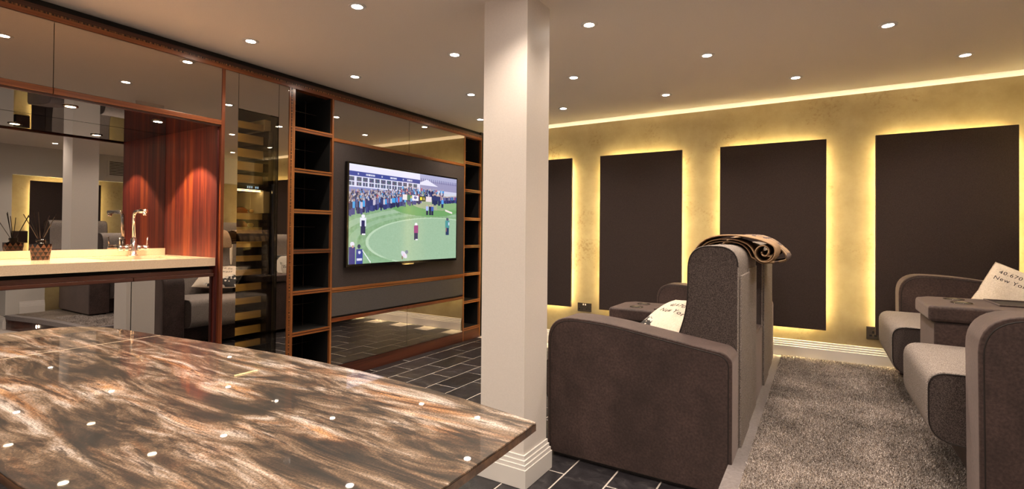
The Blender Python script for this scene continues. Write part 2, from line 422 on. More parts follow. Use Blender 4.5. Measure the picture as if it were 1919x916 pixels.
# pile tufts, short leaning blades
nT = 110000
px = rng.uniform(-.283, .75, nT); py = rng.uniform(2.25, 5.01, nT)
keep = py > np.interp(px, [a for a, _ in inner[1:]], [b_ for _, b_ in inner[1:]]) + .004
px, py = px[keep], py[keep]; nT = len(px)
ang = rng.uniform(0, 2 * PI, nT); ln = rng.uniform(.006, .013, nT); wd = rng.uniform(.0018, .0034, nT)
hz = rng.uniform(.008, .014, nT)
V = np.zeros((nT, 3, 3)); dx, dy = np.cos(ang), np.sin(ang)
V[:, 0] = np.stack([px - dy * wd, py + dx * wd, np.full(nT, ZR)], 1)
V[:, 1] = np.stack([px + dy * wd, py - dx * wd, np.full(nT, ZR)], 1)
V[:, 2] = np.stack([px + dx * ln * .6, py + dy * ln * .6, ZR + hz], 1)
V = V.reshape(-1, 3) - np.array(wloc(carpet))
me = bpy.data.meshes.new('pile'); me.vertices.add(len(V)); me.vertices.foreach_set('co', V.ravel())
me.loops.add(nT * 3); me.loops.foreach_set('vertex_index', np.arange(nT * 3)); me.polygons.add(nT)
me.polygons.foreach_set('loop_start', np.arange(0, nT * 3, 3)); me.polygons.foreach_set('loop_total', np.full(nT, 3)); me.update(calc_edges=True)
M_pile = speckle('carpet pile', [(.37, (.09, .072, .066)), (.5, (.40, .34, .32)), (.63, (.92, .85, .83))], 230, 1, .0, .001, big=(3.2, .55, 1.3), spec=.1)
me.materials.append(M_pile)
pile = bpy.data.objects.new('pile', me); COL.objects.link(pile); pile.parent = carpet; pile['kind'] = 'stuff'

# ------------------------------------------------------------------ downlights
ordw = ['first', 'second', 'third', 'fourth', 'fifth', 'sixth']
LX0, LDX = -3.021, .9553
rowY = [(4.287, 0, 'nearest the panelled wall'), (3.468, .5, 'one back from the panelled wall'), (2.628, 0, 'in line behind the column'),
        (1.805, 0, 'nearest the front of the column'), (.985, .5, 'above the far table edge'), (.165, 0, 'above the near table edge'), (-.7, .5, 'furthest from the panelled wall')]
proto = None
for ri, (y, off, words) in enumerate(rowY):
    for i in range(5 if off == 0 else 4):
        x = LX0 + (i + off) * LDX
        if proto is None:
            t = thing('downlight', '', 'downlight', (x, y, H)); proto = t
            put('trim_ring', MB().lathe([(.028, -.0005), (.046, -.0005), (.046, -.004), (.040, -.007), (.028, -.005)], (x, y, H), 28, closed=False), M_white, t, smooth=True)
            put('lens', MB().lathe([(.0290, -.001), (.0290, -.0032)], (x, y, H), 24), M_downlight, t)
            ld = bpy.data.lights.new('lamp', 'SPOT'); ld.energy = LAMP_W; ld.color = (1, .84, .665); ld.spot_size = math.radians(125); ld.spot_blend = .75; ld.shadow_soft_size = .028
            lo = bpy.data.objects.new('lamp', ld); COL.objects.link(lo); lo.parent = t; lo.location = (0, 0, -.012)
        else:
            t = copy_tree(proto); t.location = (x, y, H)
        tag(t, 'recessed downlight, row %s, %s from the cabinets' % (words, ordw[i]), 'downlight', 'ceiling downlights')

# ------------------------------------------------------------------ lit acoustic panels on the back wall
pan_words = ['charcoal wall panel half hidden by the column, leftmost of four', 'charcoal wall panel beside the double socket, seen left of the chair back',
             'charcoal wall panel behind the throw and chair back', 'charcoal wall panel at the right end, behind the rear sofa']
for i, (a, b2) in enumerate([(-3.13, -2.295), (-1.972, -1.133), (-.791, .048), (.383, 1.225)]):
    t = thing('acoustic_panel', 'glowing-edged ' + pan_words[i], 'wall panel', ((a + b2) / 2, 5.0, .425), 'lit panels on the gold wall')
    pbox('fabric_face', M_panel, t, a, b2, 4.985, 5.012, .425, 2.037, bevel=.004)
    pbox('batten_frame', M_black, t, a + .07, b2 - .07, 5.012, YB - .001, .495, 1.967)
    e = .066
    for (x0, x1, z0, z1) in [(a + e, a + e + .004, .49, 1.97), (b2 - e - .004, b2 - e, .49, 1.97), (a + .07, b2 - .07, .487, .491), (a + .07, b2 - .07, 1.971, 1.975)]:
        pbox('led_strip', M_led, t, x0, x1, 5.018, 5.032, z0, z1)
t = thing('acoustic_panel', 'dark panel in the gold recess of the right wall, seen only in the mirror', 'wall panel', (XR + .05, 3.0, .5))
pbox('fabric_face', M_panel, t, XR + .035, XR + .06, 2.56, 3.40, .5, 1.91, bevel=.004)
pbox('batten_frame', M_black, t, XR + .06, XR + .089, 2.62, 3.34, .57, 1.85)
for (y0, y1, z0, z1) in [(2.614, 2.618, .56, 1.86), (3.342, 3.346, .56, 1.86), (2.62, 3.34, 1.852, 1.856)]:
    pbox('led_strip', M_led, t, XR + .066, XR + .08, y0, y1, z0, z1)

# sockets
def socket(name, label, x0, x1, z0, z1, gangs):
    t = thing(name, label, 'socket', ((x0 + x1) / 2, YB, z0))
    pbox('plate', M_steel, t, x0, x1, YB - .008, YB - .0005, z0, z1, bevel=.003)
    wd_ = (x1 - x0) / gangs; ht = z1 - z0
    for g in range(gangs):
        c = x0 + wd_ * (g + .5)
        for (dx_, dz_, w_, h_) in [(-.0, .56, .005, .010), (-.016, .30, .009, .006), (.016, .30, .009, .006)]:
            pbox('pin_hole', M_sock, t, c + dx_ - w_, c + dx_ + w_, YB - .0095, YB - .0085, z0 + ht * dz_ - h_, z0 + ht * dz_ + h_)
        pbox('rocker_switch', M_white, t, c + (.022 if g == 0 else -.034), c + (.034 if g == 0 else -.022), YB - .012, YB - .0082, z0 + ht * .72, z0 + ht * .90, bevel=.001)
socket('wall_socket', 'bronze double wall socket between two lit panels', -2.236, -2.075, .383, .474, 2)
socket('wall_socket', 'long bronze wall socket plate below the right panel, by the rear sofa', .327, .60, .382, .486, 3)
# vent high on the right wall, visible in the mirror
t = thing('air_vent', 'square dark grille high on the white wall, seen in the bar mirror', 'vent', (XR, 3.6, 2.08))
pbox('frame', M_wallp, t, XR - .008, XR - .0005, 3.46, 3.78, 2.06, 2.32)
for k in range(9): pbox('slat', M_darkbrown, t, XR - .014, XR - .008, 3.49, 3.75, 2.085 + k * .025, 2.097 + k * .025)
t = thing('speaker', 'small black box speaker fixed in the gold recess, seen behind the reeds in the mirror', 'speaker', (XR, 2.5, 1.0))
pbox('case', M_black, t, XR + .02, XR + .088, 2.38, 2.54, 1.01, 1.18, bevel=.004)
pbox('grille', M_darkbrown, t, XR + .012, XR + .0199, 2.39, 2.53, 1.02, 1.17, bevel=.003)
# step light
t = thing('step_light', 'small round lit step light set in the riser face', 'step light', (.85, 2.1, .09))
put('lens', MB().lathe([(.019, 0), (.019, .004)], (.78, 2.103, .085), 20, axis=1), M_steplight, t)
put('rim', MB().lathe([(.019, 0), (.026, 0), (.026, .006), (.019, .006)], (.78, 2.104, .085), 20, axis=1, closed=False), M_chrome, t)

# ------------------------------------------------------------------ fitted cabinets on the left
# cornice along the whole run
t = thing('cornice', 'long rosewood cornice with dashed inlay above the fitted cabinets', 'cornice', (XC, 2.4, 2.30))
pbox('fascia', M_wdy, t, -3.46, XC, -1.0, 4.86, 2.337, 2.362)
pbox('inlay', M_inlay_y, t, -3.46, XC + .0015, -1.0, 4.86, 2.327, 2.337)
pbox('lower_fascia', M_wy, t, -3.46, XC + .003, -1.0, 4.86, 2.300, 2.327)
pbox('shadow_gap', M_black, t, -3.50, XC - .03, -1.0, 4.87, 2.362, 2.399)

# --- bar unit: niche with mirror back, upper mirror doors, side panel, lower mirror doors
t = thing('bar_cabinet', 'mirror-fronted rosewood bar unit with sink niche at the far left', 'cabinet', (-3.8, .5, 0))
Y0, Y1, XN = -.9, 1.85, -4.12
pbox('carcass', M_black, t, -4.28, -3.44, Y0, Y1 + .004, 1.957, 2.299)
prev = -.85
for (a, b2) in [(-.85, .05), (.053, .975), (.978, 1.838)]:
    pbox('upper_door', M_mirror, t, -3.44, XC - .002, a, b2, 1.955, 2.298)
for (a, b2) in [(-.85, .05), (.053, .975), (.978, 1.838)]:
    pbox('rail', M_wy, t, -3.46, XC + .004, a, b2, 1.922, 1.953, bevel=.002)
pbox('rail_lip', M_wdy, t, -3.424, XC - .006, Y0, 1.838, 1.911, 1.921)
pbox('niche_ceiling', M_mirror3, t, XN, -3.425, Y0, 1.826, 1.921, 1.931)
pbox('back_mirror', M_mirror2, t, XN - .008, XN, Y0, 1.826, 1.085, 1.92)
pbox('back_board', M_black, t, XN - .05, XN - .009, Y0, 1.86, .1, 1.957)
pbox('side_panel', M_panelwood, t, XN - .02, -3.425, 1.828, 1.848, .0, 1.955)
pbox('upright', M_wz, t, -3.46, XC + .002, 1.839, 1.862, 0, 2.299, bevel=.002)
pbox('left_panel', M_panelwood, t, XN, -3.425, Y0 - .02, Y0, .0, 1.955)
# lower part
for (a, b2) in [(-.85, .445), (.448, 1.362), (1.366, 1.822)]:
    pbox('handle_rail', M_wdy, t, -3.47, -3.432, a, b2, .915, .936, bevel=.002)
    d = pbox('lower_door', M_mirror2, t, -3.478, -3.460, a, b2, .10, .912)
pbox('rail_back', M_wdy, t, -3.50, -3.452, Y0, 1.826, .937, .962)
pbox('gap', M_black, t, -4.1, -3.5, Y0, 1.826, .09, .985)
pbox('plinth', M_wdy, t, -3.52, -3.49, Y0, 1.84, .0, .095)
for (xx, yy) in [(-3.65, 1.57), (-3.65, 1.125), (-3.65, .2)]:
    l = thing('niche_downlight', 'small warm spotlight in the bar niche ceiling, %s' % ('nearest the wooden side panel' if yy > 1.5 else ('above the worktop middle' if yy > 1 else 'at the left end')), 'spotlight', (xx, yy, 1.92), 'bar niche spotlights')
    put('trim_ring', MB().lathe([(.025, 0), (.036, 0), (.036, -.004), (.025, -.004)], (xx, yy, 1.9205), 24, closed=False), M_steel, l, smooth=True)
    put('lens', MB().lathe([(.024, -.0005), (.024, -.003)], (xx, yy, 1.9205), 20), M_nichelight, l)
    ld = bpy.data.lights.new('lamp', 'SPOT'); ld.energy = 50; ld.color = (1, .66, .40); ld.spot_size = math.radians(92); ld.spot_blend = .22; ld.shadow_soft_size = .015
    lo = bpy.data.objects.new('lamp', ld); COL.objects.link(lo); lo.parent = l; lo.location = (0, 0, -.006)

# --- worktop with basin
t = thing('worktop', 'cream stone worktop with upstand in front of the bar mirror', 'worktop', (-3.77, .5, .985))
ZT = 1.038
mb = MB()
bx0, bx1, by0, by1 = -3.98, -3.56, 1.28, 1.74
for q in [(XN, bx0, Y0, 1.826), (bx1, -3.425, Y0, 1.826), (bx0, bx1, Y0, by0), (bx0, bx1, by1, 1.826)]:
    mb.box(*q, ZT - .053, ZT)
put('slab', mb, M_counter, t)
mb = MB(); mb.box(bx0, bx1, by0, by1, ZT - .17, ZT - .16)
for q in [(bx0, bx0 + .008, by0, by1), (bx1 - .008, bx1, by0, by1), (bx0, bx1, by0, by0 + .008), (bx0, bx1, by1 - .008, by1)]: mb.box(*q, ZT - .16, ZT - .012)
put('basin', mb, M_counter, t)
pbox('upstand', M_counter, t, XN + .0005, XN + .02, Y0, 1.826, ZT, ZT + .047, bevel=.002)

# --- tap
fx, fy = -4.035, 1.600
t = thing('mixer_tap', 'tall chrome swivel tap with two side levers on the cream worktop', 'tap', (fx, fy, ZT))
put('base', MB().lathe([(.028, 0), (.028, .006), (.022, .010), (.019, .012), (.019, .115), (.016, .12)], (fx, fy, ZT), 24), M_chrome, t, smooth=True)
sp_ = [(fx, fy, ZT + .10), (fx, fy, ZT + .26), (fx + .006, fy - .001, ZT + .285), (fx + .028, fy - .002, ZT + .302), (fx + .06, fy - .004, ZT + .306), (fx + .20, fy - .012, ZT + .306)]
put('spout', MB().tube(sp_, [.011, .011, .011, .0125, .0135, .0135], 16), M_chrome, t, smooth=True)
put('nozzle', MB().lathe([(.013, 0), (.013, -.02), (.010, -.024)], (fx + .185, fy - .012, ZT + .30), 16), M_chrome, t, smooth=True)
for s in (-1, 1):
    put('valve', MB().lathe([(.014, 0), (.020, .002), (.020, .035), (.0165, .037), (.0165, .040), (.020, .042), (.020, .068), (.017, .072)] if s > 0 else [(.014, 0), (.020, -.002), (.020, -.035), (.0165, -.037), (.0165, -.040), (.020, -.042), (.020, -.068), (.017, -.072)], (fx, fy + s * .017, ZT + .055), 20, axis=1), M_chrome, t, smooth=True)
    put('lever', MB().tube([(fx, fy + s * .078, ZT + .07), (fx + .002, fy + s * .084, ZT + .13)], [.0045, .0038], 10), M_chrome, t, smooth=True)

# --- reed diffuser
dx0, dy0 = -3.88, 1.072
t = thing('reed_diffuser', 'black faceted reed diffuser bottle on the cream worktop', 'diffuser', (dx0, dy0, ZT))
M_fac_a = plain('facet brown', (.075, .028, .014), .18); M_fac_b = plain('facet black', (.006, .004, .004), .1)
mb = MB(); n_ = 12; rings = [(.041, 0), (.043, .023), (.046, .047), (.049, .070), (.050, .093)]
v = []; 
for i, (r_, z_) in enumerate(rings):
    for k in range(n_):
        a = 2 * PI * (k + (i % 2) * .5) / n_; v.append((dx0 + r_ * math.cos(a), dy0 + r_ * math.sin(a), ZT + z_ + .0005))
base_i = len(v)
f = []; mi = []
for i in range(len(rings) - 1):
    for k in range(n_):
        a, b2, c, d = i * n_ + k, i * n_ + (k + 1) % n_, (i + 1) * n_ + k, (i + 1) * n_ + (k + 1) % n_
        if i % 2 == 0: f += [(a, b2, c), (b2, d, c)]
        else: f += [(a, b2, d), (a, d, c)]
        mi += [0, 1]
f += [tuple(range(n_ - 1, -1, -1)), tuple(range((len(rings) - 1) * n_, len(rings) * n_))]; mi += [1, 1]
mb.v = v; mb.f = f; mb.m = mi
put('bottle', mb, [M_fac_a, M_fac_b], t)
put('neck', MB().lathe([(.03, .093), (.022, .098), (.018, .104), (.022, .106), (.022, .122), (.016, .122)], (dx0, dy0, ZT), 16), M_blackgloss, t, smooth=True)
for k, (a, ln_) in enumerate([(.3, .16), (1.7, .10), (2.5, .13), (3.5, .14), (4.3, .05), (4.95, .12), (5.8, .07)]):
    p0 = (dx0 + .008 * math.cos(a), dy0 + .008 * math.sin(a), ZT + .11); p1 = (dx0 + ln_ * .62 * math.cos(a), dy0 + ln_ * math.sin(a) * .7, ZT + .30 - ln_ * .3)
    put('reed', MB().tube([p0, p1], .0017, 6), M_blackgloss, t)

# --- wine tower
t = thing('wine_cabinet', 'tall glass-fronted wine cabinet with lit shelf, framed by mirror strips', 'wine cabinet', (-3.65, 2.1, 0))
pbox('mirror_strip', M_mirror, t, -3.42, XC - .002, 1.863, 1.952, .10, 2.298)
pbox('mirror_strip', M_mirror, t, -3.42, XC - .002, 2.256, 2.337, .10, 2.298)
pbox('mirror_panel', M_mirror, t, -3.42, XC - .002, 1.955, 2.253, 2.058, 2.298)
pbox('back', M_fridgewall, t, -3.99, -3.98, 1.953, 2.255, .1, 2.055)
pbox('side', M_black, t, -3.99, -3.422, 1.945, 1.953, .1, 2.298)
pbox('side', M_black, t, -3.99, -3.422, 2.255, 2.262, .1, 2.298)
pbox('lit_lining', M_fridgewall, t, -3.97, -3.50, 2.205, 2.2545, 1.35, 1.51)
pbox('lit_lining', M_fridgewall, t, -3.97, -3.50, 2.205, 2.2545, 1.96, 2.04)
pbox('top', M_black, t, -3.99, -3.42, 1.945, 2.262, 2.056, 2.066)
pbox('inner_panel', M_blackgloss, t, -3.975, -3.445, 2.205, 2.254, .1, 1.345)
pbox('inner_panel', M_blackgloss, t, -3.975, -3.445, 2.205, 2.254, 1.54, 1.95)
for (z0, z1) in [(1.95, 2.0), (1.85, 1.91), (1.745, 1.805), (1.65, 1.712), (1.56, 1.618), (1.30, 1.345), (1.2, 1.245), (1.10, 1.142), (1.0, 1.04), (.90, .94), (.79, .84), (.695, .74), (.585, .637), (.478, .534), (.385, .43), (.28, .33), (.18, .23)]:
    s = pbox('shelf', M_rack, t, -3.525, -3.505, 1.956, 2.203, z0, z1, bevel=.002)
    pbox('shelf_bars', M_darkbrown if z0 != 1.30 else M_rack, s, -3.96, -3.5255, 1.956, 2.203, z0 + .012, z0 + .022)
pbox('fridge_glow_strip', M_shelffill, t, -3.436, -3.424, 1.9535, 1.957, .12, 2.05)  # hidden strip added to brighten the shelf fronts
pbox('fridge_divider', M_blackgloss, t, -3.97, -3.46, 1.955, 2.204, 1.512, 1.545)
pbox('fridge_glow_strip', M_fridgeled, t, -3.535, -3.529, 1.96, 2.20, 1.5055, 1.508)
for k, y in enumerate([2.055, 2.07, 2.085, 2.115, 2.13]): pbox('display_digit', M_led_blue, t, -3.456, -3.4555, y, y + .008, 1.522, 1.536)
pbox('glass_door', M_glass, t, -3.416, -3.408, 1.955, 2.253, .10, 2.055)
pbox('door_frame', M_black, t, -3.44, -3.417, 2.243, 2.254, .10, 2.055)
pbox('door_handle', M_blackgloss, t, -3.407, -3.385, 2.205, 2.222, .9, 1.56, bevel=.003)
pbox('upright', M_wgz, t, -3.46, XC + .004, 2.338, 2.352, 0, 2.299, bevel=.001)
pbox('inlay', M_inlay_z, t, -3.46, XC + .006, 2.352, 2.361, 0, 2.299)
pbox('upright', M_wgz, t, -3.46, XC + .004, 2.361, 2.372, 0, 2.299, bevel=.001)
pbox('plinth', M_wdy, t, -3.45, -3.415, 1.863, 2.337, 0, .097)
def bottle(name, label, c, ax, mat, r=.038):
    b_ = MB().lathe([(.0, 0), (r * .9, 0), (r, .01), (r, .20), (r * .75, .235), (.014, .26), (.013, .30)], (0, 0, 0), 20, axis=0)
    o = put(name, b_, mat, origin=(0, 0, 0), smooth=True); o.location = c
    tag(o, label, 'bottle', 'bottles in the wine cabinet')
    k = put('cap', MB().lathe([(.0145, .295), (.0145, .33), (0, .33)], (0, 0, 0), 16, axis=0), plain('foil cap', (.5, .32, .12), .3, .8), None, smooth=True, origin=(0, 0, 0)); k.parent = o
    return o
bottle('wine_bottle', 'brown bottle lying on the lit shelf, at the right', (-3.88, 2.15, 1.361), 0, M_bottle)
bottle('wine_bottle', 'brown bottle lying on the lit shelf, at the left', (-3.88, 2.02, 1.361), 0, M_bottle)
bottle('wine_bottle', 'bottle lying on the shelf under the lit one, at the right', (-3.88, 2.15, 1.261), 0, M_bottle)

# --- open shelving bays
def shelving(y0, y1, label, zs, z_top=2.299):
    t = thing('open_shelving', label, 'shelving', (-3.6, (y0 + y1) / 2, 0), 'open shelving bays')
    pbox('side_panel', M_wgz, t, -3.82, XC + .004, y0, y0 + .014, 0, z_top, bevel=.001)
    pbox('side_panel', M_wgz, t, -3.82, XC + .004, y1 - .016, y1, 0, z_top, bevel=.001)
    pbox('back_board', M_blackgloss, t, -3.83, -3.82, y0, y1, 0, z_top)
    pbox('lining', M_black, t, -3.82, XC - .02, y0 + .014, y0 + .018, .02, z_top)
    pbox('lining', M_black, t, -3.82, XC - .02, y1 - .020, y1 - .016, .02, z_top)
    for z in zs:
        s = pbox('shelf', M_wdy, t, -3.82, XC + .002, y0 + .014, y1 - .016, z - .010, z + .010)
        pbox('edge_strip', M_wgy, s, XC - .004, XC + .0035, y0 + .014, y1 - .016, z - .016, z - .004)
        pbox('edge_strip', M_wgy, s, XC - .004, XC + .0035, y0 + .014, y1 - .016, z + .004, z + .016)
        pbox('shelf_lining', M_black, s, -3.82, XC - .005, y0 + .018, y1 - .020, z + .0101, z + .014)
        pbox('shelf_lining', M_black, s, -3.82, XC - .005, y0 + .018, y1 - .020, z - .0165, z - .0101)
    pbox('plinth', M_wdy, t, -3.44, XC + .002, y0 + .0145, y1 - .0165, 0, zs[0] - .017)
    zz = list(zs) + [z_top]
    for a, b2 in zip(zz[:-1], zz[1:]):  # thin bars stand in for faint grid reflections in the glossy black back
        for k in (1, 2):
            yy = y0 + (y1 - y0) * k / 3; pbox('reflection_bar', M_darkbrown, t, -3.60, -3.595, yy - .002, yy + .002, a + .016, b2 - .016)
        zm = a + (b2 - a) * .62; pbox('reflection_bar', M_darkbrown, t, -3.60, -3.595, y0 + .02, y1 - .02, zm - .002, zm + .002)
shelving(2.373, 2.744, 'tall narrow open shelving with black compartments left of the television', [.11, .433, .747, 1.062, 1.372, 1.683, 1.998])
shelving(4.524, 4.853, 'open black-lined shelving right of the television, beside the column', [.13, .433, .745, 1.06, 1.373, 1.693, 2.008])

# --- media wall
t = thing('media_cabinet', 'rosewood-framed media wall with mirror doors and grey drawer under the television', 'cabinet', (-3.6, 3.63, 0))
a, m_, b2 = 2.746, 3.634, 4.523
pbox('carcass', M_black, t, -3.80, -3.425, a, b2, .10, 2.299)
for (q0, q1) in [(a, m_ - .002), (m_ + .002, b2)]:
    pbox('upper_mirror_door', M_mirror, t, -3.424, XC - .002, q0, q1, 1.988, 2.298)
    pbox('lower_mirror_door', M_mirror, t, -3.424, XC - .002, q0, q1, .112, .474)
pbox('rail', M_wgy, t, -3.43, XC + .004, a, b2, 1.957, 1.986, bevel=.002)
pbox('fabric_panel', M_tvcloth, t, -3.424, XC - .001, a, b2, .757, 1.956)
pbox('rail', M_wgy, t, -3.43, XC + .004, a, b2, .734, .756, bevel=.002)
pbox('rail', M_wgy, t, -3.43, XC - .002, a, b2, .716, .733, bevel=.002)
pbox('drawer_front', M_drawer, t, -3.424, XC - .001, a, b2, .522, .714)
pbox('gap', M_black, t, -3.44, XC - .012, a, b2, .506, .521)
pbox('rail', M_wy, t, -3.43, XC + .004, a, m_ - .002, .476, .505, bevel=.002)
pbox('rail', M_wy, t, -3.43, XC + .004, m_ + .002, b2, .476, .505, bevel=.002)
pbox('plinth', M_wdy, t, -3.44, XC + .002, 2.746, 4.522, .0, .109)
sbox('trim_4', M_black, -3.9, -3.41, 4.856, YB, .0, H)
sbox('trim_5', M_wallp, -4.3, -3.9, 4.9, YB, .0, H)

# --- television
def raster_tv(W=384, Hh=216):
    """television picture: golf green, pavilion, spectators, players"""
    A = np.zeros((Hh, W, 3)); uu_, vv_ = np.meshgrid((np.arange(W) + .5) / W, (np.arange(Hh) + .5) / Hh)
    nz = rng.normal(0, 1, (Hh, W))
    def sm(a, n):
        for _ in range(n): a = (a + np.roll(a, 1, 0) + np.roll(a, -1, 0) + np.roll(a, 1, 1) + np.roll(a, -1, 1)) / 5
        return a
    n1 = sm(nz, 2) * 1.5; n2_ = sm(rng.normal(0, 1, (Hh, W)), 14) * 6
    A[:] = (.24, .40, .22)
    A += (n1 * .02 + n2_ * .03)[..., None] * np.array([.8, 1, .8])
    def blend(mask, col_, al=1.): A[mask] = A[mask] * (1 - al) + np.array(col_) * al
    # mown bands around the green
    d = np.sqrt(((uu_ - .80) / .66) ** 2 + ((vv_ - .22) / .275) ** 2)
    blend((d < 1.42) & (d > 1.30), (.42, .56, .42), .55); blend((d < 1.22) & (d > 1.12), (.36, .52, .36), .5)
    blend((d < 1.02) & (d > .985), (.55, .70, .52), .8); blend(d < .985, (.33, .49, .33))
    A[d < .985] += (n1 * .018)[d < .985][:, None]
    blend((vv_ < .12 - .25 * (uu_ - .0)) & (uu_ < .35), (.26, .44, .26), .6)
    # mound and rough right
    blend((((uu_ - .68) / .34) ** 2 + ((vv_ - .60) / .09) ** 2 < 1), (.16, .36, .13))
    blend((((uu_ - .76) / .24) ** 2 + ((vv_ - .655) / .065) ** 2 < 1), (.42, .44, .30), .8)
    # far right lawn and sand
    blend((uu_ > .78) & (vv_ > .60) & (vv_ < .70), (.22, .42, .18), .8)
    blend((abs(vv_ - .585 + (uu_ - .9) * .35) < .011) & (uu_ > .87) & (uu_ < .95), (.85, .75, .72))
    # sky and pavilion
    top = .955 - .0 * uu_
    blend(vv_ > .93, (.80, .80, .95)); blend((vv_ > .93) & (uu_ > .6), (.42, .42, .62))
    left = uu_ < .60
    blend(left & (vv_ < .985) & (vv_ > .93), (.78, .76, .92))
    blend(left & (vv_ <= .93) & (vv_ > .885), (.05, .07, .30))
    blend(left & (vv_ <= .885) & (vv_ > .775), (.72, .72, .90))
    for k in range(12):
        w0 = .048 * k + .006 if k else .0
        for (z0, z1) in [(.785, .822), (.832, .875)]:
            mk = (uu_ > w0) & (uu_ < w0 + .037) & (vv_ > z0) & (vv_ < z1) & left; A[mk] = np.abs(rng.normal(.0, .10, (mk.sum(), 3))) + [.02, .03, .10]
        mk = (abs(uu_ - w0 - .018) < .002) & (vv_ > .785) & (vv_ < .822); blend(mk, (.6, .6, .8))
    for (c, hw) in [(.065, .006), (.16, .035), (.255, .006), (.35, .030), (.44, .005), (.50, .025)]:
        mk = (abs(uu_ - c) < hw) & (abs(vv_ - .907) < .008) & (np.sin(uu_ * 1400) > -.4); blend(mk, (.85, .87, 1))
    blend(left & (vv_ <= .775) & (vv_ > .705), (.22, .24, .50))
    for c in (.20, .31, .42, .52): blend((abs(uu_ - c) < .016) & (abs(vv_ - .735) < .008), (.75, .78, .95), .8)
    blend((uu_ < .62) & (vv_ <= .705) & (vv_ > .66), (.70, .70, .84))
    # tents, trees and distant crowd on the right
    blend((uu_ >= .60) & (vv_ <= .93) & (vv_ > .80), (.32, .30, .48)); blend((uu_ >= .60) & (vv_ <= .955) & (vv_ > .91) & (np.sin(uu_ * 300) > .1), (.14, .13, .30), .7)
    blend((uu_ > .60) & (uu_ < .80) & (vv_ < .945 - abs(uu_ - .67) * .6) & (vv_ > .875), (.78, .76, .92))
    blend((uu_ > .78) & (vv_ > .77) & (vv_ < .83), (.70, .70, .86), .8)
    def person(u, v, h_, body, legs, hd=(.6, .42, .35), kw=.11):
        wd_ = h_ * kw
        blend((abs(uu_ - u) < wd_ * .8) & (vv_ > v) & (vv_ < v + h_ * .5), legs)
        blend((abs(uu_ - u) < wd_) & (vv_ >= v + h_ * .42) & (vv_ < v + h_ * .84), body)
        blend(((uu_ - u) / (wd_ * .62)) ** 2 + ((vv_ - v - h_ * .92) / (h_ * .085)) ** 2 < 1, hd)
    pal = [(.03, .04, .16), (.05, .06, .22), (.02, .02, .08), (.10, .25, .70), (.04, .05, .15), (.45, .08, .12), (.14, .14, .28), (.06, .35, .75), (.55, .50, .62), (.02, .03, .12)]
    for row in range(7):
        for k in range(44):
            u = k / 44 * .62 + rng.uniform(-.009, .009); base = .475 + u * .36 - u * u * .12 + (6 - row) * .018 * (1 - u) + rng.uniform(-.008, .010)
            person(u, base, .155 * (1 - .55 * u), pal[rng.integers(10)], pal[rng.integers(3)], [(.36, .26, .26), (.05, .05, .10), (.5, .48, .55)][rng.integers(3)], .062)
    for k in range(130):
        u = rng.uniform(.42, .86); person(u, rng.uniform(.69, .78), .07, pal[rng.integers(10)], pal[rng.integers(3)], (.5, .40, .40), .08)
    for k in range(60):
        u = .80 + k / 60 * .21; person(u, .675 + (u - .8) * .12 + rng.uniform(-.006, .006), .085, pal[rng.integers(10)], pal[rng.integers(3)], (.5, .40, .40), .075)
    for (c, w_, cc) in [(.465, .03, (.75, .72, .75)), (.505, .028, (.03, .16, .10)), (.555, .032, (.78, .78, .88)), (.625, .032, (.04, .05, .03)), (.69, .028, (.80, .68, .74))]:
        blend((abs(uu_ - c) < w_) & (abs(vv_ - .715) < .030), cc)
    blend((abs(uu_ - .612) < .010) & (abs(vv_ - .715) < .018), (.85, .72, .05)); blend((abs(uu_ - .64) < .010) & (abs(vv_ - .715) < .018), (.35, .28, .12))
    blend(((uu_ - .555) / .015) ** 2 + ((vv_ - .72) / .016) ** 2 < 1, (.15, .15, .35)); 
    for (u, v, hh_) in [(.735, .66, .12), (.755, .65, .14), (.775, .66, .12), (.80, .65, .13), (.835, .625, .12)]: person(u, v, hh_, (.03, .04, .14), (.02, .03, .10))
    person(.838, .625, .115, (.10, .35, .80), (.02, .03, .10))
    for (u, cc) in [(.674, (.40, .50, .85)), (.706, (.03, .03, .08)), (.730, (.06, .12, .45))]: person(u, .53, .12, cc, (.02, .02, .06))
    blend((abs(uu_ - .515) < .006) & (abs(vv_ - .69) < .02), (.12, .35, .8)); blend((abs(uu_ - .545 + .03) < .004) & (abs(vv_ - .72) < .01), (.8, .7, .1))
    # players
    person(.107, .295, .205, (.78, .80, .92), (.02, .02, .08), (.85, .85, .92)); blend((abs(uu_ - .107) < .013) & (vv_ > .38) & (vv_ < .44), (.02, .02, .10)); blend((abs(uu_ - .112) < .012) & (abs(vv_ - .298) < .008), (.9, .9, .95))
    person(.565, .235, .195, (.32, .05, .20), (.02, .02, .09), (.92, .90, .94)); blend((abs(uu_ - .570) < .016) & (vv_ > .36) & (vv_ < .405), (.32, .05, .20)); blend((abs(uu_ - .572) < .012) & (abs(vv_ - .237) < .007), (.85, .85, .9))
    person(.896, .290, .215, (.08, .30, .30), (.02, .04, .12), (.10, .10, .16)); blend((abs(uu_ - .912) < .006) & (abs(vv_ - .43) < .02), (.55, .65, .85)); blend((abs(uu_ - .885 + (vv_ - .38) * .0) < .004) & (abs(vv_ - .36) < .025), (.35, .15, .12))
    # bag
    blend((((uu_ - .455) + (vv_ - .07) * .4) / .022) ** 2 + ((vv_ - .072) / .042) ** 2 < 1, (.70, .68, .82)); blend(((uu_ - .452) / .008) ** 2 + ((vv_ - .065) / .02) ** 2 < 1, (.80, .55, .70)); blend((((uu_ - .478)) / .014) ** 2 + ((vv_ - .10) / .022) ** 2 < 1, (.10, .10, .28), .7); blend(((uu_ - .438) / .006) ** 2 + ((vv_ - .04) / .02) ** 2 < 1, (.25, .14, .10))
